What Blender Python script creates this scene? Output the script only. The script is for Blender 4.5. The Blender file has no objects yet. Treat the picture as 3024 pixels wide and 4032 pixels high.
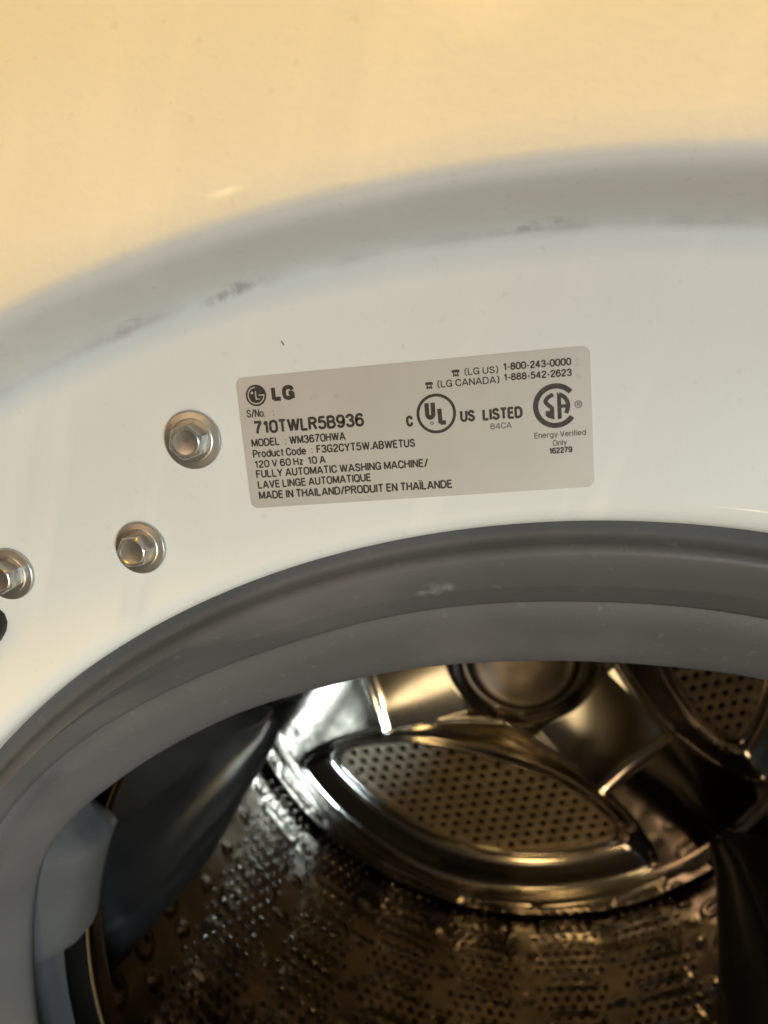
import bpy, math, random
import numpy as np
from mathutils import Matrix, Vector
random.seed(4)
S = bpy.context.scene
C = S.collection
R = math.radians

# ------------------------------------------------------------------ camera
cam = bpy.data.cameras.new('camera')
camo = bpy.data.objects.new('camera', cam); C.objects.link(camo); S.camera = camo
rx, ux, fx = Vector((0.98666, 0.13642, -0.08881)), Vector((0.06041, 0.19978, 0.97798)), Vector((-0.15116, 0.97030, -0.18887))
m = Matrix((rx, ux, -fx)).transposed().to_4x4()
m.translation = Vector((-0.00803, -0.13068, 0.21860))
camo.matrix_world = m
cam.sensor_fit = 'VERTICAL'; cam.sensor_height = 36; cam.lens = 2818.13 / 4032 * 36
cam.clip_start = 0.005; cam.clip_end = 20
cam.dof.use_dof = True; cam.dof.focus_distance = 0.137; cam.dof.aperture_fstop = 21
S.render.resolution_x, S.render.resolution_y = 768, 1024

# ------------------------------------------------------------------ light
W = bpy.data.worlds.new('World'); S.world = W; W.use_nodes = True
bg = W.node_tree.nodes['Background']
bg.inputs[0].default_value = (0.50, 0.40, 0.29, 1); bg.inputs[1].default_value = 0.06
S.view_settings.view_transform = 'Standard'; S.view_settings.look = 'None'
S.view_settings.exposure = 0; S.view_settings.gamma = 1
def lamp(name, loc, target, power, col, size, shape='DISK', sy=None):
    l = bpy.data.lights.new(name, 'AREA'); l.energy = power; l.color = col; l.shape = shape; l.size = size
    if sy: l.size_y = sy
    o = bpy.data.objects.new(name, l); C.objects.link(o); o.location = loc
    o.rotation_euler = (Vector(target) - Vector(loc)).to_track_quat('-Z', 'Y').to_euler()
    return o
lamp('ceiling_lamp', (0.30, -0.30, 1.42), (0, 0, 0.25), 38, (1.0, 0.55, 0.02), 0.26)
lamp('warm_upper_fill', (0.05, -1.75, 1.10), (0, 0.2, 0), 4.8, (1.0, 0.66, 0.27), 0.30)  # unseen fill, added to give the drum back its gold reflections
lamp('low_front_fill', (0.05, -1.25, -0.72), (0, 0, 0.1), 3.2, (1.0, 0.74, 0.40), 0.68)  # added low fill: warms the recess step, brightens drum back reflections
lamp('warm_side_fill', (-0.70, -1.22, 0.58), (0.05, 0.2, -0.05), 1.5, (1.0, 0.64, 0.36), 0.34)  # unseen fill, added so the right-hand spoke reflects beige
def bulb(name, loc, power, col, radius):
    l = bpy.data.lights.new(name, 'POINT'); l.energy = power; l.color = col; l.shadow_soft_size = radius
    o = bpy.data.objects.new(name, l); C.objects.link(o); o.location = loc
bulb('small_warm_bulb', (-0.325, -0.90, 0.415), 1.1, (1.0, 0.74, 0.36), 0.016)
def spot(name, loc, target, power, col, radius, ang, blend):
    l = bpy.data.lights.new(name, 'SPOT'); l.energy = power; l.color = col; l.shadow_soft_size = radius; l.spot_size = R(ang); l.spot_blend = blend
    o = bpy.data.objects.new(name, l); C.objects.link(o); o.location = loc
    o.rotation_euler = (Vector(target) - Vector(loc)).to_track_quat('-Z', 'Y').to_euler()
spot('cool_lamp', (0.78, -1.28, -0.10), (-0.014, 0.0, 0.030), 82, (0.76, 0.93, 1.0), 0.16, 18.6, 0.34)
spot('warm_low_lamp', (0.45, -1.30, -0.45), (-0.045, 0.0, -0.03), 22, (1.0, 0.76, 0.36), 0.06, 17.6, 0.18)

# ------------------------------------------------------------------ materials
def mat(name, col, rough=0.4, metal=0.0, coat=0.0, var=0.06, scale=40, bump=0.0, bscale=300, col2=None, spec=0.5, rvar=0.05):
    M = bpy.data.materials.new(name); M.use_nodes = True
    N = M.node_tree.nodes; L = M.node_tree.links; b = N['Principled BSDF']
    b.inputs['Metallic'].default_value = metal; b.inputs['Coat Weight'].default_value = coat
    b.inputs['Coat Roughness'].default_value = 0.09; b.inputs['Specular IOR Level'].default_value = spec
    tc = N.new('ShaderNodeTexCoord'); no = N.new('ShaderNodeTexNoise'); no.inputs['Scale'].default_value = scale
    no.inputs['Detail'].default_value = 6; L.new(tc.outputs['Object'], no.inputs['Vector'])
    mx = N.new('ShaderNodeMix'); mx.data_type = 'RGBA'
    c2 = col2 or tuple(c * (1 - 2 * var) for c in col)
    mx.inputs[6].default_value = (*col, 1); mx.inputs[7].default_value = (*c2, 1)
    mr = N.new('ShaderNodeMapRange'); mr.inputs[1].default_value = 0.35; mr.inputs[2].default_value = 0.65
    L.new(no.outputs['Fac'], mr.inputs[0]); L.new(mr.outputs[0], mx.inputs[0]); L.new(mx.outputs[2], b.inputs['Base Color'])
    rr = N.new('ShaderNodeMapRange'); rr.inputs[3].default_value = max(rough - rvar, 0.02); rr.inputs[4].default_value = rough + rvar
    L.new(no.outputs['Fac'], rr.inputs[0]); L.new(rr.outputs[0], b.inputs['Roughness'])
    if bump:
        n2 = N.new('ShaderNodeTexNoise'); n2.inputs['Scale'].default_value = bscale; n2.inputs['Detail'].default_value = 3
        L.new(tc.outputs['Object'], n2.inputs['Vector'])
        bp = N.new('ShaderNodeBump'); bp.inputs['Strength'].default_value = bump; bp.inputs['Distance'].default_value = 0.0006
        L.new(n2.outputs['Fac'], bp.inputs['Height']); L.new(bp.outputs[0], b.inputs['Normal'])
    return M
ENAMEL = mat('white_enamel', (0.79, 0.795, 0.785), 0.45, spec=0.35, coat=0.09, var=0.015, scale=18, bump=0.07, bscale=700)
RUBBER = mat('grey_rubber', (0.105, 0.104, 0.107), 0.50, var=0.10, scale=22, bump=0.12, bscale=900, spec=0.35)
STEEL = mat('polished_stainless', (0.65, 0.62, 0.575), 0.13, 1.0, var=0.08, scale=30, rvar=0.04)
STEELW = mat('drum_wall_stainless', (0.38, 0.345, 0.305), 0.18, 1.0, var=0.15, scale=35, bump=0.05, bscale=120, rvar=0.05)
STEELP = mat('perforated_stainless', (0.84, 0.74, 0.58), 0.58, 1.0, var=0.12, scale=60, rvar=0.08)
ZINC = mat('zinc_plated_steel', (0.54, 0.52, 0.49), 0.37, 0.9, var=0.12, scale=400, bump=0.06, bscale=900, rvar=0.06)
PLASTIC = mat('dark_grey_plastic', (0.020, 0.019, 0.019), 0.42, spec=0.35, var=0.08, scale=60, bump=0.1, bscale=600)
BLACK = mat('black_plastic', (0.012, 0.012, 0.013), 0.45, var=0.1)
DARK = mat('dark_tub_plastic', (0.03, 0.028, 0.027), 0.6, var=0.1)
HUBM = mat('hub_cap_steel', (0.15, 0.125, 0.11), 0.46, 1.0, var=0.15, scale=50)
LABELM = mat('silver_label_film', (0.60, 0.565, 0.53), 0.42, 0.15, var=0.04, scale=90)
INK = mat('label_ink', (0.022, 0.015, 0.014), 0.5, var=0.15, scale=2500, col2=(0.06, 0.045, 0.04))
INKL = mat('faint_label_ink', (0.10, 0.08, 0.07), 0.5, var=0.15, scale=2500, col2=(0.17, 0.14, 0.125))
SCUFF = mat('grey_scuff', (0.50, 0.47, 0.48), 0.5, var=0.2, scale=300)
# paint texture: orange peel, dust lying in the crease, rubbed marks, reflections painted as pale lines
def stain_or_glint(M, build, col, amount=1.0, rough=None):
    """mix a stain colour over the base colour by a mask socket returned by build(N, L, position)"""
    N = M.node_tree.nodes; L = M.node_tree.links; b = N['Principled BSDF']
    tc = N.new('ShaderNodeTexCoord'); msk = build(N, L, tc.outputs['Object'])
    mu = N.new('ShaderNodeMath'); mu.operation = 'MULTIPLY'; mu.inputs[1].default_value = amount; mu.use_clamp = True; L.new(msk, mu.inputs[0])
    mx = N.new('ShaderNodeMix'); mx.data_type = 'RGBA'; mx.inputs[7].default_value = (*col, 1)
    src = b.inputs['Base Color'].links[0].from_socket
    L.new(mu.outputs[0], mx.inputs[0]); L.new(src, mx.inputs[6]); L.new(mx.outputs[2], b.inputs['Base Color'])
def mth(N, L, op, a, b=None, clamp=False):
    n = N.new('ShaderNodeMath'); n.operation = op; n.use_clamp = clamp
    for i, v in enumerate((a, b)):
        if v is None: continue
        if isinstance(v, (int, float)): n.inputs[i].default_value = v
        else: L.new(v, n.inputs[i])
    return n.outputs[0]
def noise(N, L, pos, scale, detail=4, vscale=None):
    n = N.new('ShaderNodeTexNoise'); n.inputs['Scale'].default_value = scale; n.inputs['Detail'].default_value = detail
    if vscale:
        mp = N.new('ShaderNodeMapping'); mp.vector_type = 'TEXTURE'; mp.inputs['Scale'].default_value = vscale[0]; mp.inputs['Rotation'].default_value = vscale[1]; L.new(pos, mp.inputs['Vector']); pos = mp.outputs[0]
    L.new(pos, n.inputs['Vector']); return n.outputs['Fac']
def ringmask(cx, cz, r0, width, nscale, lo, hi):
    def f(N, L, pos):
        sx = N.new('ShaderNodeSeparateXYZ'); L.new(pos, sx.inputs[0])
        dx = mth(N, L, 'SUBTRACT', sx.outputs[0], cx); dz = mth(N, L, 'SUBTRACT', sx.outputs[2], cz)
        r = mth(N, L, 'SQRT', mth(N, L, 'ADD', mth(N, L, 'MULTIPLY', dx, dx), mth(N, L, 'MULTIPLY', dz, dz)))
        d = mth(N, L, 'ABSOLUTE', mth(N, L, 'SUBTRACT', r, r0))
        m_ = mth(N, L, 'SUBTRACT', 1.0, mth(N, L, 'DIVIDE', d, width), True)
        nz = N.new('ShaderNodeMapRange'); nz.inputs[1].default_value = lo; nz.inputs[2].default_value = hi; L.new(noise(N, L, pos, nscale, 5), nz.inputs[0])
        return mth(N, L, 'MULTIPLY', m_, nz.outputs[0], True)
    return f
def blob(c, sz, rot, nscale=900, lo=.40, hi=.62):
    def f(N, L, pos):
        mp = N.new('ShaderNodeMapping'); mp.vector_type = 'TEXTURE'; mp.inputs['Location'].default_value = c; mp.inputs['Rotation'].default_value = (0, rot, 0); mp.inputs['Scale'].default_value = sz
        L.new(pos, mp.inputs['Vector']); ln = N.new('ShaderNodeVectorMath'); ln.operation = 'LENGTH'; L.new(mp.outputs[0], ln.inputs[0])
        m_ = mth(N, L, 'MULTIPLY', mth(N, L, 'SUBTRACT', 1.0, ln.outputs['Value'], True), 1.6, True)
        nz = N.new('ShaderNodeMapRange'); nz.inputs[1].default_value = lo; nz.inputs[2].default_value = hi; L.new(noise(N, L, pos, nscale, 4), nz.inputs[0])
        return mth(N, L, 'MULTIPLY', m_, nz.outputs[0], True)
    return f
stain_or_glint(ENAMEL, ringmask(-0.0035, -0.0280, 0.2681, 0.0016, 70, .36, .60), (.46, .43, .44), .5)
stain_or_glint(ENAMEL, blob((-.0525, 0, .2355), (.0075, .02, .0013), R(-17), 500), (.42, .38, .39), .7)
stain_or_glint(ENAMEL, blob((-.0735, 0, .2310), (.0060, .02, .0012), R(-22), 500), (.48, .42, .43), .6)
stain_or_glint(ENAMEL, blob((.0010, 0, .2405), (.0080, .02, .0010), R(-3), 500), (.45, .42, .43), .6)
def reflection_streaks(N, L, pos):
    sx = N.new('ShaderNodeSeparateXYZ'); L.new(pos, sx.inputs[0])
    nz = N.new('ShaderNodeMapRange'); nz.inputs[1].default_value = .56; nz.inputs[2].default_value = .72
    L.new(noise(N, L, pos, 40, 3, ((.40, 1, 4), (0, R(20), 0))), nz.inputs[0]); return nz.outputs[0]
stain_or_glint(ENAMEL, reflection_streaks, (.92, .90, .85), .30)  # pale lines stand for reflections, painted into the enamel colour
def dust(N, L, pos):
    nz = N.new('ShaderNodeMapRange'); nz.inputs[1].default_value = .66; nz.inputs[2].default_value = .74
    L.new(noise(N, L, pos, 420, 2), nz.inputs[0]); return nz.outputs[0]
stain_or_glint(ENAMEL, dust, (.62, .59, .56), .30)
def mottle(N, L, pos):
    nz = N.new('ShaderNodeMapRange'); nz.inputs[1].default_value = .50; nz.inputs[2].default_value = .70
    L.new(noise(N, L, pos, 26, 6), nz.inputs[0]); return nz.outputs[0]
stain_or_glint(RUBBER, mottle, (.155, .140, .145), .55)
stain_or_glint(RUBBER, dust, (.18, .175, .17), .35)
stain_or_glint(RUBBER, blob((-.0210, .012, .1745), (.0050, .02, .0022), R(-8), 420, .42, .66), (.30, .33, .35), .7)  # wet patch, its pale highlight painted into the rubber colour
stain_or_glint(LABELM, dust, (.45, .40, .36), .4)

# ------------------------------------------------------------------ helpers
def mesh(name, V, F, M, parent=None, smooth=40, kind=None, loc=None):
    me = bpy.data.meshes.new(name); me.from_pydata([tuple(map(float, v)) for v in V], [], [tuple(map(int, f)) for f in F])
    me.materials.append(M); me.validate(); me.update()
    if smooth:
        me.polygons.foreach_set('use_smooth', [True] * len(me.polygons)); me.set_sharp_from_angle(angle=R(smooth))
    o = bpy.data.objects.new(name, me); C.objects.link(o)
    if parent: o.parent = parent
    if kind: o['kind'] = kind
    if loc: o.location = loc
    return o
def lathe_rings(rings, n, close_theta=True, flip=False):
    """rings: list of arrays (n,3)"""
    V = np.concatenate(rings); F = []
    for i in range(len(rings) - 1):
        for j in range(n):
            k = (j + 1) % n
            f = (i * n + j, i * n + k, (i + 1) * n + k, (i + 1) * n + j)
            F.append(f[::-1] if flip else f)
    return V, F
def ring(n, rfun, y, cx=0, cz=0):
    t = np.arange(n) * 2 * np.pi / n
    r = rfun(t) if callable(rfun) else np.full(n, rfun)
    yy = y(t) if callable(y) else np.full(n, y)
    return np.stack([cx + r * np.cos(t), yy, cz + r * np.sin(t)], 1)
def empty(name, loc):
    o = bpy.data.objects.new(name, None); C.objects.link(o); o.location = loc; o.empty_display_size = 0.05; return o

machine = empty('washing_machine', (0, 0, 0))
machine['label'] = 'white front loading washing machine with open steel drum and silver rating sticker'
machine['category'] = 'washing machine'

# ------------------------------------------------------------------ front panel: outer face, rounded step, recessed ring, rolled hole edge
n = 384
RCX, RCZ, RR = -0.0035, -0.0280, 0.2689          # centre and radius of the recess
def square(t, half=0.343, zt=0.33, zb=-0.56):
    c, s = np.cos(t), np.sin(t)
    k = np.minimum(half / np.maximum(np.abs(c), 1e-6), np.where(s > 0, zt, -zb) / np.maximum(np.abs(s), 1e-6))
    return k
rings = [ring(n, square, 0.25), ring(n, square, -0.0120), ring(n, lambda t: square(t) - 0.004, -0.0175), ring(n, lambda t: square(t) - 0.008, -0.019),
         ring(n, lambda t: 0.5 * square(t) + 0.5 * 0.300, -0.0192)]
for dr, y in ((0.022, -0.0192), (0.011, -0.0191), (0.0072, -0.0190), (0.0056, -0.0188), (0.0045, -0.0184), (0.0035, -0.0174), (0.0028, -0.0158), (0.0022, -0.0130),
              (0.0017, -0.0090), (0.0011, -0.0050), (0.0004, -0.0022), (-0.0006, -0.0008), (-0.0018, -0.0002), (-0.0032, 0.0)):
    rings.append(ring(n, RR + dr, y, RCX, RCZ))
for f in (0.3, 0.6, 0.85):
    a = ring(n, RR - 0.0032, 0, RCX, RCZ); b = ring(n, 0.194, 0); rings.append(a * (1 - f) + b * f)
for r_, y in ((0.1935, 0.0), (0.1915, 0.0002), (0.1900, 0.0009), (0.1890, 0.0022), (0.1886, 0.0045), (0.1886, 0.012)):
    rings.append(ring(n, r_, y))
V, F = lathe_rings(rings, n, flip=True)
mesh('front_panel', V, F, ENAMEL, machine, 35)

# ------------------------------------------------------------------ rubber door gasket
def table(pts):
    a = np.array([p[0] for p in pts], float); v = np.array([p[1] for p in pts], float)
    g = np.arange(0, 360, 1.0); y = np.interp(g, a, v, period=360)
    k = np.ones(9) / 9; y = np.convolve(np.concatenate([y[-8:], y, y[:8]]), k, 'same')[8:-8]
    k = np.ones(5) / 5; y = np.convolve(np.concatenate([y[-8:], y, y[:8]]), k, 'same')[8:-8]
    return lambda t: np.interp(np.degrees(t) % 360, g, y, period=360)
lipr = table([(0, .152), (40, .1515), (69, .1500), (76, .1475), (85.5, .1462), (95, .1468), (105, .1492), (113, .1513), (120, .1552), (126, .1573), (130, .1600),
              (135, .1622), (142, .1672), (146, .1700), (152, .1680), (159, .1643), (169, .1602), (185, .157), (215, .153), (300, .152)])
cr2 = table([(0, .170), (45, .169), (74, .1678), (80, .1671), (87, .1666), (96, .1675), (104, .1682), (110, .1687), (121, .1722), (131, .1766), (141, .1795),
             (150, .1790), (165, .1765), (185, .173), (220, .170), (300, .170)])
def mixr(a, b, f, d=0.0): return lambda t: a(t) * (1 - f) + b(t) * f + d
n = 384
def nubw(t):   # moulded lump of the gasket at the left
    d = (np.degrees(t) - 160 + 180) % 360 - 180
    return np.clip((10.0 - np.abs(d + .6 * np.sign(d))) / 2.6, 0, 1)
prof = [(lambda t: 0.1889 + 0 * t, .016), (lambda t: 0.1887 + 0 * t, .0094), (lambda t: 0.1874 + 0 * t, .0086), (lambda t: 0.1854 + 0 * t, .0082), (lambda t: 0.1844 + 0 * t, .0074), (lambda t: 0.1838 + 0 * t, .0060), (lambda t: 0.1830 + 0 * t, .0050),
        (lambda t: 0.1815 + 0 * t, .0049), (lambda t: 0.1785 * .5 + .5 * (cr2(t) + .009), .0085), (mixr(cr2, cr2, 0, .0072), .0105), (mixr(cr2, cr2, 0, .0066), .0112), (mixr(cr2, cr2, 0, .0042), .0145), (mixr(cr2, cr2, 0, .0015), .0185), (mixr(cr2, cr2, 0, .0004), .0205),
        (mixr(cr2, cr2, 0, .0010), .0222), (mixr(cr2, cr2, 0, -.0008), .0228), (mixr(cr2, cr2, 0, -.0028), .0226),
        (mixr(cr2, lipr, .40), .0266), (mixr(cr2, lipr, .75), .0312), (mixr(lipr, lipr, 0, .0014), .0350), (mixr(lipr, lipr, 0, .0003), .0366), (lipr, .0382), (mixr(lipr, lipr, 0, .0006), .0402),
        (mixr(lipr, lipr, 0, .0025), .0418), (mixr(lipr, lipr, 0, .0070), .0435), (lambda t: np.maximum(lipr(t) + .011, .1725), .0465),
        (lambda t: .1765 - .004 * nubw(t) + 0 * t, .0500), (lambda t: .1772 - .0075 * nubw(t), .0540), (lambda t: .1755 - .0105 * nubw(t), .0590), (lambda t: .1745 - .0120 * nubw(t), .0640),
        (lambda t: .1745 - .0125 * nubw(t), .0690), (lambda t: .1740 - .0125 * nubw(t), .0730), (lambda t: .1738 - .0110 * nubw(t), lambda t: .0745 + .006 * nubw(t)),
        (lambda t: .1760 - .009 * nubw(t), lambda t: .0755 + .007 * nubw(t)), (lambda t: .190 + 0 * t, .0760), (lambda t: .215 + 0 * t, .072)]
V, F = lathe_rings([ring(n, r_, y) for r_, y in prof], n, flip=True)
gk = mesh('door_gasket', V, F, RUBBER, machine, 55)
# thin moulded bead lines on the gasket inside
t = np.linspace(0, 2 * np.pi, 385)[:-1]

# ------------------------------------------------------------------ outer tub (dark) behind
V, F = lathe_rings([ring(96, 0.205, 0.016), ring(96, 0.262, 0.02), ring(96, 0.262, 0.45), ring(96, 0.001, 0.455)], 96, flip=True)
mesh('outer_tub', V, F, DARK, machine, 40)

# ------------------------------------------------------------------ drum
DX, DZ = 0.0069, 0.0016
RW = 0.238
Y0, Y1 = 0.092, 0.412
CEN = [-108.3, 11.7, 131.7]                         # middle of each sector between lifters
NS = 232; NU = NS * 3; ROWS = 40; NV = ROWS * 4
def sector_angle(i):
    s, k = divmod(i, NS)
    if k < 4: a = -60 + 5.75 * k / 4
    elif k > 228: a = 54.25 + 5.75 * (k - 228) / 4
    else: a = -54.25 + 15.5 * (k - 4) / 32
    return s, a
cols = {-2: .296, -1: .324, 0: .328, 1: .3185, 2: .354, 3: .309, -3: .335}
def relief(s, a, y):
    """inward height in metres on the wall, a = angle from sector middle (deg)"""
    h = 0.0
    if abs(a) < 54.5:
        u = a / 15.5; c = round(u); du = (u - c) * 15.5 / 57.2958 * RW
        # domes in columns
        off = cols.get(c, .33); k = round((y - off) / .0372); yy = off + k * .0372
        big = 1.0
        d = math.hypot(du, (y - yy) * 1.05)
        if yy < Y1 - .012 and yy > Y0 + .01 and d < .0064:
            h += .0014 * (1 - (d / .0064) ** 2) ** 1.5
        # pill shaped rims round rows of four holes
        mid = math.floor(u) + .5; dm = (u - mid) * 15.5 / 57.2958 * RW
        par = int(mid + 40) % 2
        row = round((y - Y0 - .004 - .016 * par) / .032); yc = Y0 + .004 + .016 * par + row * .032
        d = math.hypot(max(abs(dm) - .0135, 0), y - yc) - .0052
        h += .0010 * math.exp(-(d / .0019) ** 2)
        # broad bulge of every panel
        h += .0005 * math.cos(math.pi * min(abs(dm) / .026, 1))
    return h * min(1.0, max(0.0, (Y1 - y - .004) / .014)) * min(1.0, max(0.0, (y - Y0) / .010))
tick = {}
P = np.zeros((NV + 1, NU, 3))
for j in range(NV + 1):
    y = Y0 + (Y1 - Y0) * j / NV
    for i in range(NU):
        s, a = sector_angle(i); th = R(CEN[s] + a); e = relief(s, a, y) if 0 < j < NV else 0
        r_ = RW - e; P[j, i] = (DX + r_ * math.cos(th), y, DZ + r_ * math.sin(th))
V = [tuple(v) for v in P.reshape(-1, 3)]
idx = lambda j, i: j * NU + (i % NU)
hole = {}
for row in range(ROWS):
    for s in range(3):
        for z in range(6):
            for q in range(8):
                odd = row % 2
                if odd:
                    if q not in (0, 1, 2, 3, 4, 5, 6): continue
                    base = 20 + z * 32 + q * 4 + 2
                else:
                    if q not in ((2, 3, 4, 5) if (row % 4 == 0) == (z % 2 == 1) and row % 2 == 0 else (1, 2, 3, 4, 5, 6)): continue
                    base = 20 + z * 32 + q * 4
                ci, cj = s * NS + base + 2, row * 4 + 2
                hole[(cj, ci)] = 1
skip = set()
F = []
for (cj, ci) in hole:
    for dj in (-1, 0):
        for di in (-1, 0): skip.add((cj + dj, (ci + di) % NU))
for j in range(NV):
    for i in range(NU):
        if (j, i) in skip: continue
        F.append((idx(j, i), idx(j, i + 1), idx(j + 1, i + 1), idx(j + 1, i)))
HR = .00192
for (cj, ci) in hole:
    ringi = [(-1, -1), (-1, 0), (-1, 1), (0, 1), (1, 1), (1, 0), (1, -1), (0, -1)]
    outer = [idx(cj + a, ci + b) for a, b in ringi]
    c = P[cj, ci % NU]; s, a = sector_angle(ci % NU); th = R(CEN[s] + a)
    tx = np.array([-math.sin(th), 0, math.cos(th)]); nr = np.array([math.cos(th), 0, math.sin(th)]); yv = np.array([0, 1, 0])
    b0 = len(V)
    for rad, dep in ((HR + .0002, -.00012), (HR - .0001, .0003), (HR - .0002, .0010)):
        for a_, b_ in ringi:
            l = math.hypot(a_, b_)
            V.append(tuple(c + nr * dep + tx * (b_ / l * rad) + yv * (a_ / l * rad)))
    for k in range(8):
        k2 = (k + 1) % 8
        F.append((outer[k], outer[k2], b0 + k2, b0 + k)); F.append((b0 + k, b0 + k2, b0 + 8 + k2, b0 + 8 + k)); F.append((b0 + 8 + k, b0 + 8 + k2, b0 + 16 + k2, b0 + 16 + k))
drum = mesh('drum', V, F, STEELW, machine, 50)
# front rim and front wall of the drum
n = 256
V, F = lathe_rings([ring(n, r_, y, DX * (r_ - .166) / .072, DZ) for r_, y in ((.1705, .0935), (.1672, .090), (.1662, .0855), (.1658, .082), (.1662, .0795), (.1672, .0785), (.1684, .0795), (.1695, .084),
                    (.180, .0860), (.205, .083), (.228, .084), (.2345, .0865), (.2375, .0905), (RW, .0925))], n, flip=True)
mesh('front_rim', V, F, STEEL, drum, 60)

# ---- bulkhead (rear wall) with three pressed windows
WA = [R(-108.0), R(12.0), R(132.0)]
def smax(a, b, k): 
    h = np.clip(.5 + .5 * (a - b) / k, 0, 1); return a * h + b * (1 - h) + k * h * (1 - h)
def wind(x, z):
    best = np.full(np.shape(x), 1e9)
    for w in WA:
        q = x * math.cos(w) + z * math.sin(w); r_ = np.hypot(x, z)
        lx = np.abs(-x * math.sin(w) + z * math.cos(w)); ch = .1035 + .026 * (lx / .112) ** 3 - q
        ch = np.where(ch > 0, ch * .0262 / (.0437 - .0205 * np.minimum(lx, .1) / .09), ch)
        best = np.minimum(best, np.where(q > -0.02, smax(r_ - .1840, ch, .016), 9))
    return best
def sstep(a, b, v):
    t = np.clip((v - a) / (b - a), 0, 1); return t * t * (3 - 2 * t)
def bulk(x, z):
    d = wind(x, z); r_ = np.hypot(x, z)
    th = np.arctan2(z, x)
    base = np.full(np.shape(x), .3935)
    for w in WA:
        a = w + R(60); lat = -x * math.sin(a) + z * math.cos(a); al = x * math.cos(a) + z * math.sin(a)
        near = np.where(al > 0, 1.0, 0.0) * (np.abs(lat) < al * 1.75)
        plate_ = (1 - sstep(.1235, .1285, al + 1.2 * lat ** 2 / .033 * .1))
        crown = .0100 - .12 * np.clip(.124 - al, 0, .07) + .0035 * np.clip(np.abs(lat) / .035, 0, 1) ** 2 + .002 * np.exp(-((al - .120) / .0035) ** 2)
        base = np.where(near > 0, .3925 + .07 * np.clip(al - .125, 0, .085) - plate_ * crown, base)
    y = np.interp(d, [-.0024, -.0006, .0010, .0026, .0048, .0070, .0110, .0160, .0200, .0235], [.4140, .4085, .4058, .4062, .4092, .4092, .4062, .4012, .3966, .3932])
    k = sstep(.0222, .0268, d); y = y * (1 - k) + (base - .0012 * np.exp(-((d - .0262) / .0016) ** 2)) * k
    # edge rings
    y = y + .0085 * np.exp(-((r_ - .2185) / .0022) ** 4) 
    y = np.where(r_ > .2225, .3935 + 0 * y, y)
    y = y + np.where(r_ > .231, ((r_ - .231) / .0065) ** 2 * .0195, 0)
    # collar round hub
    y = y - .0035 * (1 - sstep(.046, .060, r_))
    return y
nt = 720
rr = np.concatenate([np.linspace(.040, .150, 90), np.linspace(.1512, .238, 100)])
tt = np.arange(nt) * 2 * np.pi / nt
RRR, TT = np.meshgrid(rr, tt, indexing='ij'); X = RRR * np.cos(TT); Z = RRR * np.sin(TT); Yb = bulk(X, Z); DW = wind(X, Z)
V = np.stack([X + DX, Yb, Z + DZ], -1).reshape(-1, 3)
keep = DW > -.0022; F = []
for i in range(len(rr) - 1):
    k2 = np.roll(keep, -1, axis=1); ok = keep[i] & keep[i + 1] & k2[i] & k2[i + 1]
    for j in np.nonzero(ok)[0]:
        j2 = (j + 1) % nt; F.append((i * nt + j, i * nt + j2, (i + 1) * nt + j2, (i + 1) * nt + j))
# drop unused vertices
F = np.array(F)[:, ::-1]; used = np.unique(F); remap = -np.ones(len(V), int); remap[used] = np.arange(len(used))
mesh('rear_bulkhead', V[used], remap[F], STEEL, drum, 60)
# perforated window plates (real holes)
def plate(w):
    V = []; F = []; vi = {}
    sp = .0098; ca, sa = math.cos(w), math.sin(w)
    for i in range(-17, 18):
        for j in range(-2, 12):
            lx = i * sp; lq = .104 + j * sp * .92
            if i % 2: lq += sp * .46
            # local: q along window direction, l along chord
            r_ = math.hypot(lx, lq)
            if r_ > .206 or lq < .086: continue
            hw, hh = sp / 2, sp * .46
            def pt(a, b, dep=0):
                L_, Q_ = lx + a, lq + b
                bulge = .0025 * (1 - ((math.hypot(L_, Q_ - .14)) / .09) ** 2)
                return (DX + Q_ * ca - L_ * sa, .4135 - bulge + dep, DZ + Q_ * sa + L_ * ca)
            o = [(-hw, -hh), (0, -hh), (hw, -hh), (hw, 0), (hw, hh), (0, hh), (-hw, hh), (-hw, 0)]
            b0 = len(V)
            V += [pt(a, b) for a, b in o]
            for rad, dep in ((.0034, -.0004), (.0028, .0002), (.0026, .0016)):
                V += [pt(a / math.hypot(a, b) * rad, b / math.hypot(a, b) * rad, dep) for a, b in o]
            for lv in range(3):
                for k in range(8):
                    k2 = (k + 1) % 8
                    F.append((b0 + lv * 8 + k, b0 + (lv + 1) * 8 + k, b0 + (lv + 1) * 8 + k2, b0 + lv * 8 + k2))
    return V, F
for w in WA:
    V, F = plate(w); mesh('perforated_plate', V, F, STEELP, drum, 50)
# hub cap
n = 96
V, F = lathe_rings([ring(n, r_, y, DX, DZ) for r_, y in ((.0455, .392), (.0450, .3835), (.0432, .3838), (.0425, .3870), (.0418, .3868), (.0412, .3800), (.0400, .3770), (.0380, .3755), (.0340, .3752), (.0300, .3765), (.022, .3790),
                    (.012, .3800), (.0005, .3803))], n)
mesh('hub_cap', V, F[:], HUBM, drum, 50)

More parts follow.
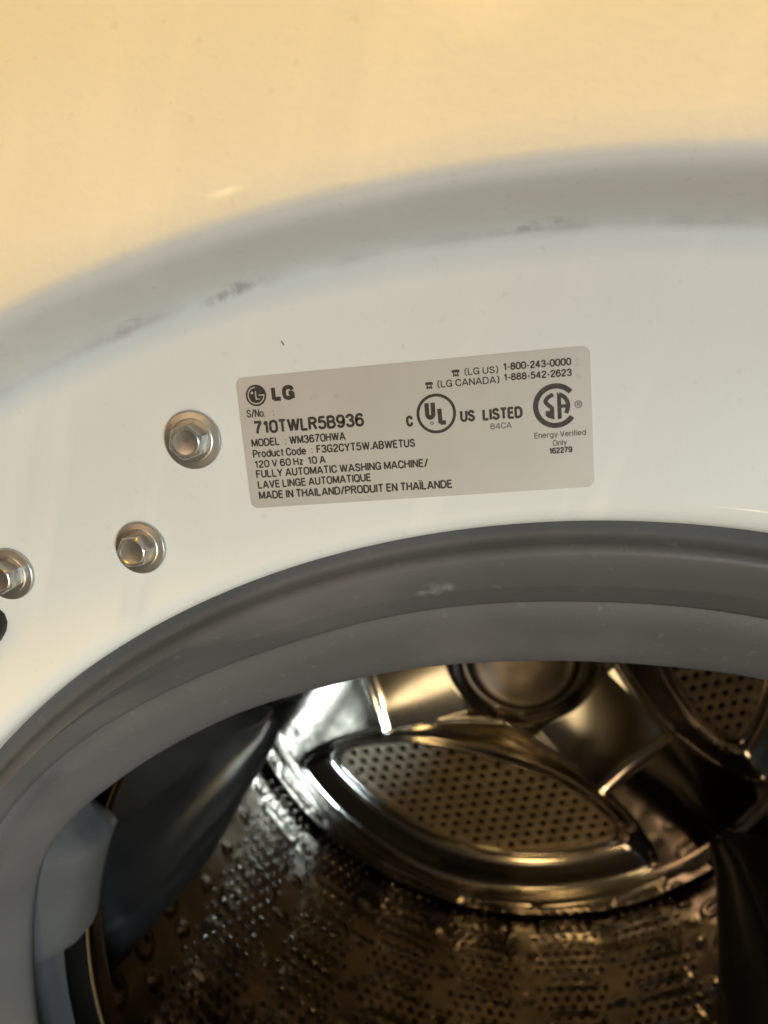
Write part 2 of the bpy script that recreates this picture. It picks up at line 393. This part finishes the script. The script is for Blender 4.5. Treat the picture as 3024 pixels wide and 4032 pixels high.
# ---- lifters
def lifter(base):
    ys = np.concatenate([np.linspace(.098, .16, 14), np.linspace(.17, .37, 24), np.linspace(.374, .402, 14)])
    V = []; m_ = 33
    for y in ys:
        c = np.interp(y, [.10, .15, .20, .25, .31, .35, .40], [-9.0, -8.0, -6.0, -3.2, -0.4, 1.6, 1.2])
        hw = np.interp(y, [.10, .20, .28, .32, .36, .395, .402], [8.5, 8.0, 7.2, 5.6, 3.6, 1.8, .4])
        bw = hw + np.interp(y, [.1, .3, .40], [7, 6.5, 5])
        H = .0405 * math.sqrt(max(0, 1 - max(0, (y - .370) / .0335) ** 2)) if y > .370 else .0405
        H *= np.interp(y, [.098, .12, .150, .18], [.05, .35, .93, 1.0])
        for k in range(m_):
            s = -1 + 2 * k / (m_ - 1)
            a = abs(s)
            # s<.5 plateau, then flank
            if a < .5: ang = s / .5 * hw; f = 1 - .06 * (a / .5) ** 6 - .16 * max(0, (s - .26) / .24) - .20 * max(0, 1 - ((s + .10) / .36) ** 2) ** .8
            else:
                q = (a - .5) / .5; ang = math.copysign(hw + (bw - hw) * q, s); f = (.78 if s > 0 else .94) * (1 - q) ** 0.9
            th = R(base + c + ang); r_ = RW + .003 - (H + .003) * f
            V.append((DX + r_ * math.cos(th), y, DZ + r_ * math.sin(th)))
    F = []
    for j in range(len(ys) - 1):
        for k in range(m_ - 1):
            F.append((j * m_ + k, j * m_ + k + 1, (j + 1) * m_ + k + 1, (j + 1) * m_ + k))
    F.append(tuple(range(m_))[::-1]); F.append(tuple((len(ys) - 1) * m_ + k for k in range(m_)))
    return mesh('drum_lifter', V, F, PLASTIC, drum, 35)
for b in (-168.2, -48.2, 71.8): lifter(b)

# ------------------------------------------------------------------ hexagon flange bolts
def bolt(x, z, rot, s=1.0, tilt=0.0):
    n = 48; rf = .0064 * s
    V, F = lathe_rings([ring(n, r_ * s, y * s) for r_, y in ((.0068, .0002), (.0069, -.0007), (.0068, -.0011), (.0066, -.00125), (.0052, -.00145), (.0049, -.0016), (.0034, -.0017))], n)
    b = mesh('flange_bolt', V, F, ZINC, machine, 9, loc=(x, 0, z))
    b.rotation_euler = (R(tilt), 0, R(tilt * .6))
    hexr = .0044 * s; V = []; F = []
    def hx(r_, y, rnd=0.0):
        out = []
        for k in range(48):
            a = 2 * math.pi * k / 48; aa = (a % (math.pi / 3)) - math.pi / 6
            h = r_ * math.cos(math.pi / 6) / math.cos(aa); h = min(h, r_ * .975); h = h * (1 - rnd) + r_ * .86 * rnd
            out.append((h * math.cos(a + rot), y * s, h * math.sin(a + rot)))
        return out
    rings = [hx(hexr, -.0012), hx(hexr, -.0048), hx(hexr * .985, -.0053, .15), hx(hexr * .95, -.0057, .7), hx(hexr * .88, -.0059, 1), hx(hexr * .82, -.0059, 1), hx(hexr * .74, -.0056, 1), hx(hexr * .45, -.0054, 1), hx(hexr * .01, -.00535, 1)]
    V, F = lathe_rings([np.array(r_) for r_ in rings], 48)
    mesh('hex_head', V, F, ZINC, b, 25)
    return b
bolt(-0.0638, 0.2095, .25, .81, 1.0)
bolt(-0.0778, 0.1890, .05, .76, -1.0)
bolt(-0.1074, 0.1850, .45, .78, 0.5)

# black door hinge at the left edge
V = []; F = []
prof = [(-.1490, .163), (-.1200, .1672), (-.1155, .1688), (-.1126, .1706), (-.1110, .1726), (-.1103, .1746), (-.1106, .1764), (-.1120, .1780), (-.1150, .1786), (-.1490, .188)]
m_ = len(prof)
for y, ins in ((.0, 0), (-.0016, 0), (-.0026, .0008), (-.0030, .002)):
    cx, cz = -.130, .1746
    for x, z in prof:
        k = 1 - ins / .02; V.append((cx + (x - cx) * k, y, cz + (z - cz) * k))
for l in range(3):
    for k in range(m_):
        k2 = (k + 1) % m_; F.append((l * m_ + k, l * m_ + k2, (l + 1) * m_ + k2, (l + 1) * m_ + k))
F.append(tuple(3 * m_ + k for k in range(m_)))
mesh('door_hinge', V, F, BLACK, machine, 40)

# ------------------------------------------------------------------ rating label
LX0, LX1, LZ0, LZ1 = -.05400, .01010, .19548, .22026
def rrect(x0, x1, z0, z1, r_, y, k=8):
    out = []
    for cx, cz, a0 in ((x1 - r_, z1 - r_, 0), (x0 + r_, z1 - r_, 90), (x0 + r_, z0 + r_, 180), (x1 - r_, z0 + r_, 270)):
        for i in range(k + 1):
            a = R(a0 + 90 * i / k); out.append((cx + r_ * math.cos(a), y, cz + r_ * math.sin(a)))
    return out
a = rrect(LX0, LX1, LZ0, LZ1, .0014, 0.0); b = rrect(LX0, LX1, LZ0, LZ1, .0014, -.00018); m_ = len(a)
F = [(k, (k + 1) % m_, m_ + (k + 1) % m_, m_ + k) for k in range(m_)] + [tuple(range(m_, 2 * m_))]
lab = mesh('rating_label', a + b, F, LABELM, machine, 0)
lab['label'] = 'silver rating sticker with black print and rounded corners'
YT = -.00024
def strip(pts, w):
    P_ = []; F_ = []
    for i, (x, z) in enumerate(pts):
        a = pts[max(i - 1, 0)]; b = pts[min(i + 1, len(pts) - 1)]; dx, dz = b[0] - a[0], b[1] - a[1]; l = math.hypot(dx, dz) or 1
        nx, nz = -dz / l * w / 2, dx / l * w / 2; P_ += [(x + nx, z + nz), (x - nx, z - nz)]
    for i in range(len(pts) - 1): F_.append((2 * i, 2 * i + 1, 2 * i + 3, 2 * i + 2))
    return P_, F_
def smooth(pts, k=8):
    out = []
    for i in range(len(pts) - 1):
        p0, p1, p2, p3 = pts[max(i - 1, 0)], pts[i], pts[i + 1], pts[min(i + 2, len(pts) - 1)]
        for j in range(k):
            t = j / k
            out.append(tuple(.5 * (2 * p1[c] + (p2[c] - p0[c]) * t + (2 * p0[c] - 5 * p1[c] + 4 * p2[c] - p3[c]) * t * t + (3 * p1[c] - p0[c] - 3 * p2[c] + p3[c]) * t ** 3) for c in (0, 1)))
    out.append(pts[-1]); return out
def el(cx, cy, rx, ry, a0, a1, k=14):
    return [(cx + rx * math.cos(R(a0 + (a1 - a0) * i / k)), cy + ry * math.sin(R(a0 + (a1 - a0) * i / k))) for i in range(k + 1)]
q = .25
SS = smooth([(.47, .76), (.40, .92), (.25, 1.0), (.09, .93), (.03, .76), (.10, .60), (.26, .51), (.42, .41), (.49, .25), (.42, .07), (.25, 0), (.08, .08), (.01, .26)])
G = {'0': (.5, [el(q, .72, q, .28, 0, 180) + el(q, .28, q, .28, 180, 360) + [(.5, .72)]]), '1': (.28, [[(.0, .78), (.10, .83), (.18, .95), (.20, 1.04)], [(.22, -.05), (.22, 1.04)]]),
     '2': (.5, [smooth([(.01, .72), (.08, .93), (.25, 1.0), (.43, .93), (.48, .74), (.38, .53), (.14, .26), (.02, .02)]), [(-.05, .0), (.53, .0)]]),
     '3': (.5, [smooth([(.01, .76), (.09, .94), (.25, 1.0), (.42, .92), (.46, .75), (.38, .58), (.20, .53)]), smooth([(.20, .53), (.40, .47), (.50, .28), (.43, .07), (.25, 0), (.08, .06), (.0, .24)])]),
     '4': (.52, [[(.38, -.05), (.38, 1.05)], [(.36, 1.0), (.0, .30)], [(-.05, .26), (.54, .26)]]),
     '5': (.5, [[(.07, 1.0), (.48, 1.0)], [(.09, 1.04), (.03, .50)], smooth([(.04, .53), (.22, .64), (.43, .56), (.5, .33), (.42, .08), (.24, 0), (.07, .07), (.0, .22)])]),
     '6': (.5, [smooth([(.47, .80), (.40, .94), (.26, 1.0), (.09, .90), (.01, .62), (.0, .34), (.07, .08), (.25, 0), (.43, .08), (.5, .32), (.42, .54), (.26, .62), (.08, .54), (.0, .36)])]),
     '7': (.5, [[(-.03, 1.0), (.53, 1.0)], smooth([(.50, .98), (.33, .66), (.20, .30), (.15, -.05)])]),
     '8': (.5, [el(q, .77, .21, .23, 0, 360, 20), el(q, .27, .25, .27, 0, 360, 20)]),
     '9': (.5, [smooth([(.03, .20), (.10, .06), (.24, 0), (.41, .10), (.49, .38), (.5, .66), (.43, .92), (.25, 1.0), (.07, .92), (.0, .68), (.08, .46), (.24, .38), (.42, .46), (.5, .64)])]),
     'A': (.58, [[(-.01, -.05), (.27, 1.04)], [(.59, -.05), (.31, 1.04)], [(.10, .29), (.48, .29)]]),
     'B': (.5, [[(0, -.05), (0, 1.05)], [(0, 1.0), (.24, 1.0)] + el(.24, .77, .22, .23, 88, -90) + [(0, .54)], [(0, .54), (.26, .54)] + el(.26, .27, .24, .27, 88, -90) + [(0, 0)]]),
     'C': (.5, [smooth([(.51, .68), (.45, .92), (.26, 1.0), (.07, .90), (0, .62), (0, .38), (.07, .10), (.26, 0), (.45, .09), (.52, .34)])]),
     'D': (.52, [[(0, -.05), (0, 1.05)], [(0, 1.0), (.2, 1.0)] + el(.22, .62, .30, .38, 88, 0) + el(.22, .38, .30, .38, 0, -88) + [(0, 0)]]),
     'E': (.42, [[(0, -.05), (0, 1.05)], [(0, 1.0), (.44, 1.0)], [(0, .53), (.40, .53)], [(0, 0), (.45, 0)]]), 'F': (.40, [[(0, -.05), (0, 1.05)], [(0, 1.0), (.43, 1.0)], [(0, .52), (.38, .52)]]),
     'G': (.54, [smooth([(.52, .72), (.45, .93), (.27, 1.0), (.07, .90), (0, .62), (0, .38), (.07, .10), (.26, 0), (.42, .07), (.50, .22)]), [(.52, -.05), (.52, .50)], [(.28, .45), (.58, .45)]]),
     'H': (.5, [[(0, -.05), (0, 1.05)], [(.5, -.05), (.5, 1.05)], [(0, .52), (.5, .52)]]), 'I': (.02, [[(.01, -.05), (.01, 1.05)]]),
     'Ï': (.02, [[(.01, -.05), (.01, 1.05)], [(-.12, 1.14), (-.12, 1.27)], [(.14, 1.14), (.14, 1.27)]]),
     'L': (.40, [[(0, -.05), (0, 1.05)], [(0, 0), (.43, 0)]]), 'M': (.62, [[(0, -.05), (0, 1.05)], [(.62, -.05), (.62, 1.05)], [(.02, 1.02), (.31, .02)], [(.60, 1.02), (.31, .02)]]),
     'N': (.5, [[(0, -.05), (0, 1.05)], [(.5, -.05), (.5, 1.05)], [(.01, 1.02), (.49, -.02)]]), 'O': (.54, [el(.27, .68, .27, .32, 0, 180) + el(.27, .32, .27, .32, 180, 360) + [(.54, .68)]]),
     'P': (.48, [[(0, -.05), (0, 1.05)], [(0, 1.0), (.26, 1.0)] + el(.26, .74, .23, .26, 88, -90) + [(0, .48)]]),
     'Q': (.54, [el(.27, .68, .27, .32, 0, 180) + el(.27, .32, .27, .32, 180, 360) + [(.54, .68)], [(.32, .20), (.57, -.08)]]),
     'R': (.5, [[(0, -.05), (0, 1.05)], [(0, 1.0), (.26, 1.0)] + el(.26, .76, .23, .24, 88, -90) + [(0, .52)], [(.28, .52), (.50, -.05)]]), 'S': (.5, [SS]),
     'T': (.48, [[(.24, -.05), (.24, 1.0)], [(-.02, 1.0), (.50, 1.0)]]), 'U': (.5, [[(0, 1.05), (0, .30)] + el(q, .28, q, .28, 180, 360) + [(.5, 1.05)]]),
     'V': (.54, [[(0, 1.05), (.26, -.03)], [(.54, 1.05), (.28, -.03)]]), 'W': (.82, [[(0, 1.05), (.20, -.03)], [(.22, -.03), (.41, 1.03)], [(.41, 1.03), (.60, -.03)], [(.62, -.03), (.82, 1.05)]]),
     'Y': (.54, [[(0, 1.05), (.27, .42)], [(.54, 1.05), (.27, .42)], [(.27, -.05), (.27, .46)]]), '/': (.28, [[(-.02, -.08), (.30, 1.08)]]), '-': (.24, [[(0, .40), (.24, .40)]]),
     '.': (.04, [[(.02, -.06), (.02, .09)]]), ':': (.04, [[(.02, -.05), (.02, .10)], [(.02, .58), (.02, .73)]]),
     '(': (.16, [smooth([(.17, 1.12), (.04, .85), (0, .48), (.04, .10), (.17, -.18)])]), ')': (.16, [smooth([(0, 1.12), (.13, .85), (.17, .48), (.13, .10), (0, -.18)])]),
     'o': (.44, [el(.22, .36, .22, .36, 0, 360, 20)]), 'r': (.22, [[(0, -.05), (0, .76)], smooth([(.0, .50), (.08, .66), (.25, .70)])]), 'd': (.44, [el(.22, .36, .22, .36, 0, 360, 20), [(.44, -.05), (.44, 1.05)]]),
     'u': (.42, [[(0, .76), (0, .20)] + el(.2, .2, .2, .2, 180, 360, 8), [(.42, -.05), (.42, .76)]]), 'c': (.40, [el(.22, .36, .22, .36, 45, 315, 16)]),
     't': (.2, [[(.08, .98), (.08, .12), (.14, .0), (.22, .0)], [(-.05, .70), (.22, .70)]]), 'e': (.44, [el(.22, .36, .22, .36, 0, 320, 18), [(.0, .37), (.47, .37)]]), 'z': (.36, [[(0, .70), (.38, .70)], [(.36, .70), (.02, .0)], [(-.02, 0), (.39, 0)]]),
     'n': (.40, [[(0, -.05), (0, .76)], el(.2, .50, .2, .22, 180, 0, 8) + [(.4, -.05)]]), 'g': (.44, [el(.22, .36, .22, .36, 0, 360, 20), [(.44, .76), (.44, -.1)] + el(.22, -.1, .22, .18, 0, -150, 8)]),
     'y': (.42, [[(0, .76), (.22, .02)], [(.42, .76), (.14, -.28)]]), 'i': (.02, [[(.01, -.05), (.01, .76)], [(.01, .90), (.01, 1.05)]]), 'f': (.2, [[(.08, -.05), (.08, .86), (.14, 1.0), (.24, 1.0)], [(-.04, .70), (.22, .70)]]),
     'l': (.02, [[(.01, -.05), (.01, 1.05)]])}
tick = [0]
def text(s, x0, z0, x1, z1, h, wt=.15, M=None):
    segs = []; pen = 0.0; gap = .10 + wt * .75
    for ch in s:
        if ch == ' ': pen += .26; continue
        w_, st = G[ch]
        for p_ in st: segs.append([(pen + x, y_) for x, y_ in p_])
        pen += w_ + gap
    tot = pen - gap
    dx, dz = x1 - x0, z1 - z0; W_ = math.hypot(dx, dz); ca, sa = dx / W_, dz / W_
    t = wt * h * 1.32; fx_ = (W_ - t) / tot if tot > .1 else h; h *= 1.10; fy = h - t
    V = []; F = []
    for sg in segs:
        # keep the stem ends flush with the cap line
        pl = [(t / 2 + x * fx_, t / 2 + (y_ * fy)) for x, y_ in sg]
        P_, F_ = strip(pl, t); b0 = len(V); tick[0] = (tick[0] + 1) % 5; yy = YT - tick[0] * 2.5e-6
        V += [((x0 + u * ca - v * sa) / 1000, yy, (z0 + u * sa + v * ca) / 1000) for u, v in P_]
        F += [tuple(b0 + i for i in f) for f in F_]
    return mesh('printed_text', V, F, M or INK, lab, 0)
T = [('LG', -47.4, 215.42, -42.95, 215.42, 2.5, .23), ('S/No.', -52.69, 212.82, -49.03, 212.69, 1.35, .125), (':', -47.59, 212.75, -47.35, 212.75, 1.3, .12, INKL),
     ('710TWLR5B936', -51.6, 209.57, -30.51, 209.47, 2.28, .165), ('MODEL', -52.42, 207.24, -46.92, 207.23, 1.38, .15), (':', -45.9, 207.22, -45.65, 207.21, 1.3, .13, INKL),
     ('WM3670HWA', -45.04, 207.21, -34.27, 207.22, 1.42, .15), ('Product Code', -52.42, 205.15, -42.0, 205.05, 1.40, .145), (':', -41.03, 205.2, -40.8, 205.2, 1.3, .13, INKL),
     ('F3G2CYT5W.ABWETUS', -40.03, 205.16, -21.43, 204.98, 1.40, .15), ('120 V 60 Hz  10 A', -52.31, 203.18, -38.47, 203.2, 1.32, .15),
     ('FULLY AUTOMATIC WASHING MACHINE/', -52.27, 201.28, -19.36, 201.15, 1.40, .15), ('LAVE LINGE AUTOMATIQUE', -52.18, 199.19, -30.18, 199.19, 1.40, .15),
     ('MADE IN THAILAND/PRODUIT EN THAÏLANDE', -52.25, 197.12, -15.21, 196.92, 1.45, .155), ('(LG US)', -11.65, 217.05, -5.72, 216.95, 1.12, .13),
     ('1-800-243-0000', -4.84, 217.27, 6.87, 217.17, 1.2, .16), ('(LG CANADA)', -16.6, 215.27, -5.61, 215.18, 1.16, .13), ('1-888-542-2623', -4.84, 215.45, 6.9, 215.32, 1.18, .16),
     ('C', -22.75, 208.71, -21.5, 208.74, 1.85, .19), ('U', -19.25, 209.7, -17.35, 209.68, 3.0, .20), ('L', -16.9, 208.6, -15.25, 208.64, 2.9, .20),
     ('US', -12.98, 208.83, -10.28, 208.77, 1.92, .18), ('LISTED', -8.96, 208.73, -1.87, 208.71, 1.95, .18), ('84CA', -7.71, 207.09, -3.9, 207.08, 1.0, .12, INKL),
     ('Energy Verified', -0.02, 204.85, 8.93, 204.82, 0.95, .12, INKL), ('Only', 3.13, 203.29, 5.6, 203.31, 0.95, .12, INKL), ('162279', 2.43, 201.91, 6.49, 201.94, 1.0, .17)]
for t_ in T: text(*t_)
def flat(name, polys, M=INK, y=YT):
    V = []; F = []
    for n_, p_ in enumerate(polys):
        b0 = len(V); V += [(x / 1000, y - n_ * 3e-6, z / 1000) for x, z in p_[0]]; F += [tuple(b0 + i for i in f) for f in p_[1]]
    return mesh(name, V, F, M, lab, 0)
def arc(cx, cz, r0, r1, a0, a1, n=48):
    P_ = []; F_ = []
    for i in range(n + 1):
        a = R(a0 + (a1 - a0) * i / n); P_ += [(cx + r0 * math.cos(a), cz + r0 * math.sin(a)), (cx + r1 * math.cos(a), cz + r1 * math.sin(a))]
    for i in range(n): F_.append((2 * i, 2 * i + 1, 2 * i + 3, 2 * i + 2))
    return P_, F_
def poly(pts): return pts, [tuple(range(len(pts)))]
def circ(cx, cz, r_, n=48): return poly([(cx + r_ * math.cos(2 * math.pi * i / n), cz + r_ * math.sin(2 * math.pi * i / n)) for i in range(n)])
# round face emblem
ex, ez = -50.39, 216.77
flat('emblem_disc', [circ(ex, ez, 1.98)])
flat('emblem_line', [arc(ex, ez, 1.42, 1.62, 92, 360, 60), poly([(ex + .55, ez - .10), (ex + 1.62, ez - .10), (ex + 1.62, ez + .10), (ex + .55, ez + .10)]),
                     poly([(ex - .12, ez - .78), (ex + .08, ez - .78), (ex + .08, ez + .78), (ex - .12, ez + .78)]),
                     poly([(ex + .08, ez - .78), (ex + .62, ez - .78), (ex + .62, ez - .60), (ex + .08, ez - .60)]), circ(ex - .72, ez + .52, .24, 20)], LABELM, YT - .00005)
flat('certification_circle', [arc(-17.2, 210.72, 3.05, 3.58, 0, 360, 72)])
flat('registered_mark', [arc(-18.1, 209.05, .18, .32, 0, 360, 24)], INKL)
# certification mark: open ring with two letters in a split disc
cx, cz = 3.90, 210.38
flat('certification_ring', [arc(cx, cz, 3.00, 3.92, 40, 323, 72)])
def halfdisc(side, r_=2.50, gap=.26, n=24):
    pts = []
    a0 = math.acos(gap / r_)
    for i in range(n + 1):
        a = -a0 + 2 * a0 * i / n; pts.append((cx + side * r_ * math.cos(a), cz + r_ * math.sin(a)))
    return pts
# letter A as right half disc with counters, letter S as left half disc with notches
flat('letter_s', [strip(smooth([(cx - .35, cz + 2.0), (cx - 1.25, cz + 1.55), (cx - 1.72, cz + .85), (cx - 1.15, cz + .12), (cx - .62, cz - .45), (cx - .95, cz - 1.15), (cx - 1.75, cz - 1.15)]), .72),
                  poly([(cx - .95, cz - .9), (cx - .28, cz - .3), (cx - .28, cz - 2.4), (cx - 1.3, cz - 2.05), (cx - 1.9, cz - 1.5)])])
flat('letter_a', [poly([(cx + .30, cz - 2.45), (cx + .98, cz - 2.25), (cx + .98, cz + 1.5), (cx + .30, cz + 2.45)]),
                  strip(smooth([(cx + .62, cz + 2.0), (cx + 1.5, cz + 1.45), (cx + 2.05, cz + .55), (cx + 2.1, cz - .4), (cx + 1.75, cz - 1.45)]), .74),
                  poly([(cx + .95, cz - .45), (cx + 2.0, cz - .45), (cx + 2.0, cz + .15), (cx + .95, cz + .15)])])
flat('registered_mark', [arc(7.82, 210.34, .50, .66, 0, 360, 32)], INKL)
text('R', 7.58, 210.0, 8.1, 210.0, .62, .16, INKL)
# little telephone signs
def phone(x, z):
    return flat('telephone_sign', [poly([(x - .68, z + .70), (x + .68, z + .70), (x + .72, z + 1.05), (x + .45, z + 1.2), (x - .45, z + 1.2), (x - .72, z + 1.05)]),
                                   poly([(x - .55, z), (x - .28, z), (x - .22, z + .66), (x - .42, z + .66)]), poly([(x + .28, z), (x + .55, z), (x + .42, z + .66), (x + .22, z + .66)]),
                                   poly([(x - .2, z + .05), (x + .2, z + .05), (x + .2, z + .4), (x - .2, z + .4)])])
phone(-13.2, 216.98); phone(-18.1, 215.22)

# ------------------------------------------------------------------ small marks
# a dark speck on the enamel
mesh('scratch_mark', [(-.04455, -.0001, .22625), (-.04425, -.0001, .22605), (-.04395, -.0001, .22545), (-.0440, -.0001, .2253), (-.04435, -.0001, .2256)], [(0, 1, 2, 3, 4)],
     mat('dark_scratch', (.12, .10, .10), .6), machine, 0)
# scuffs rubbed along the crease
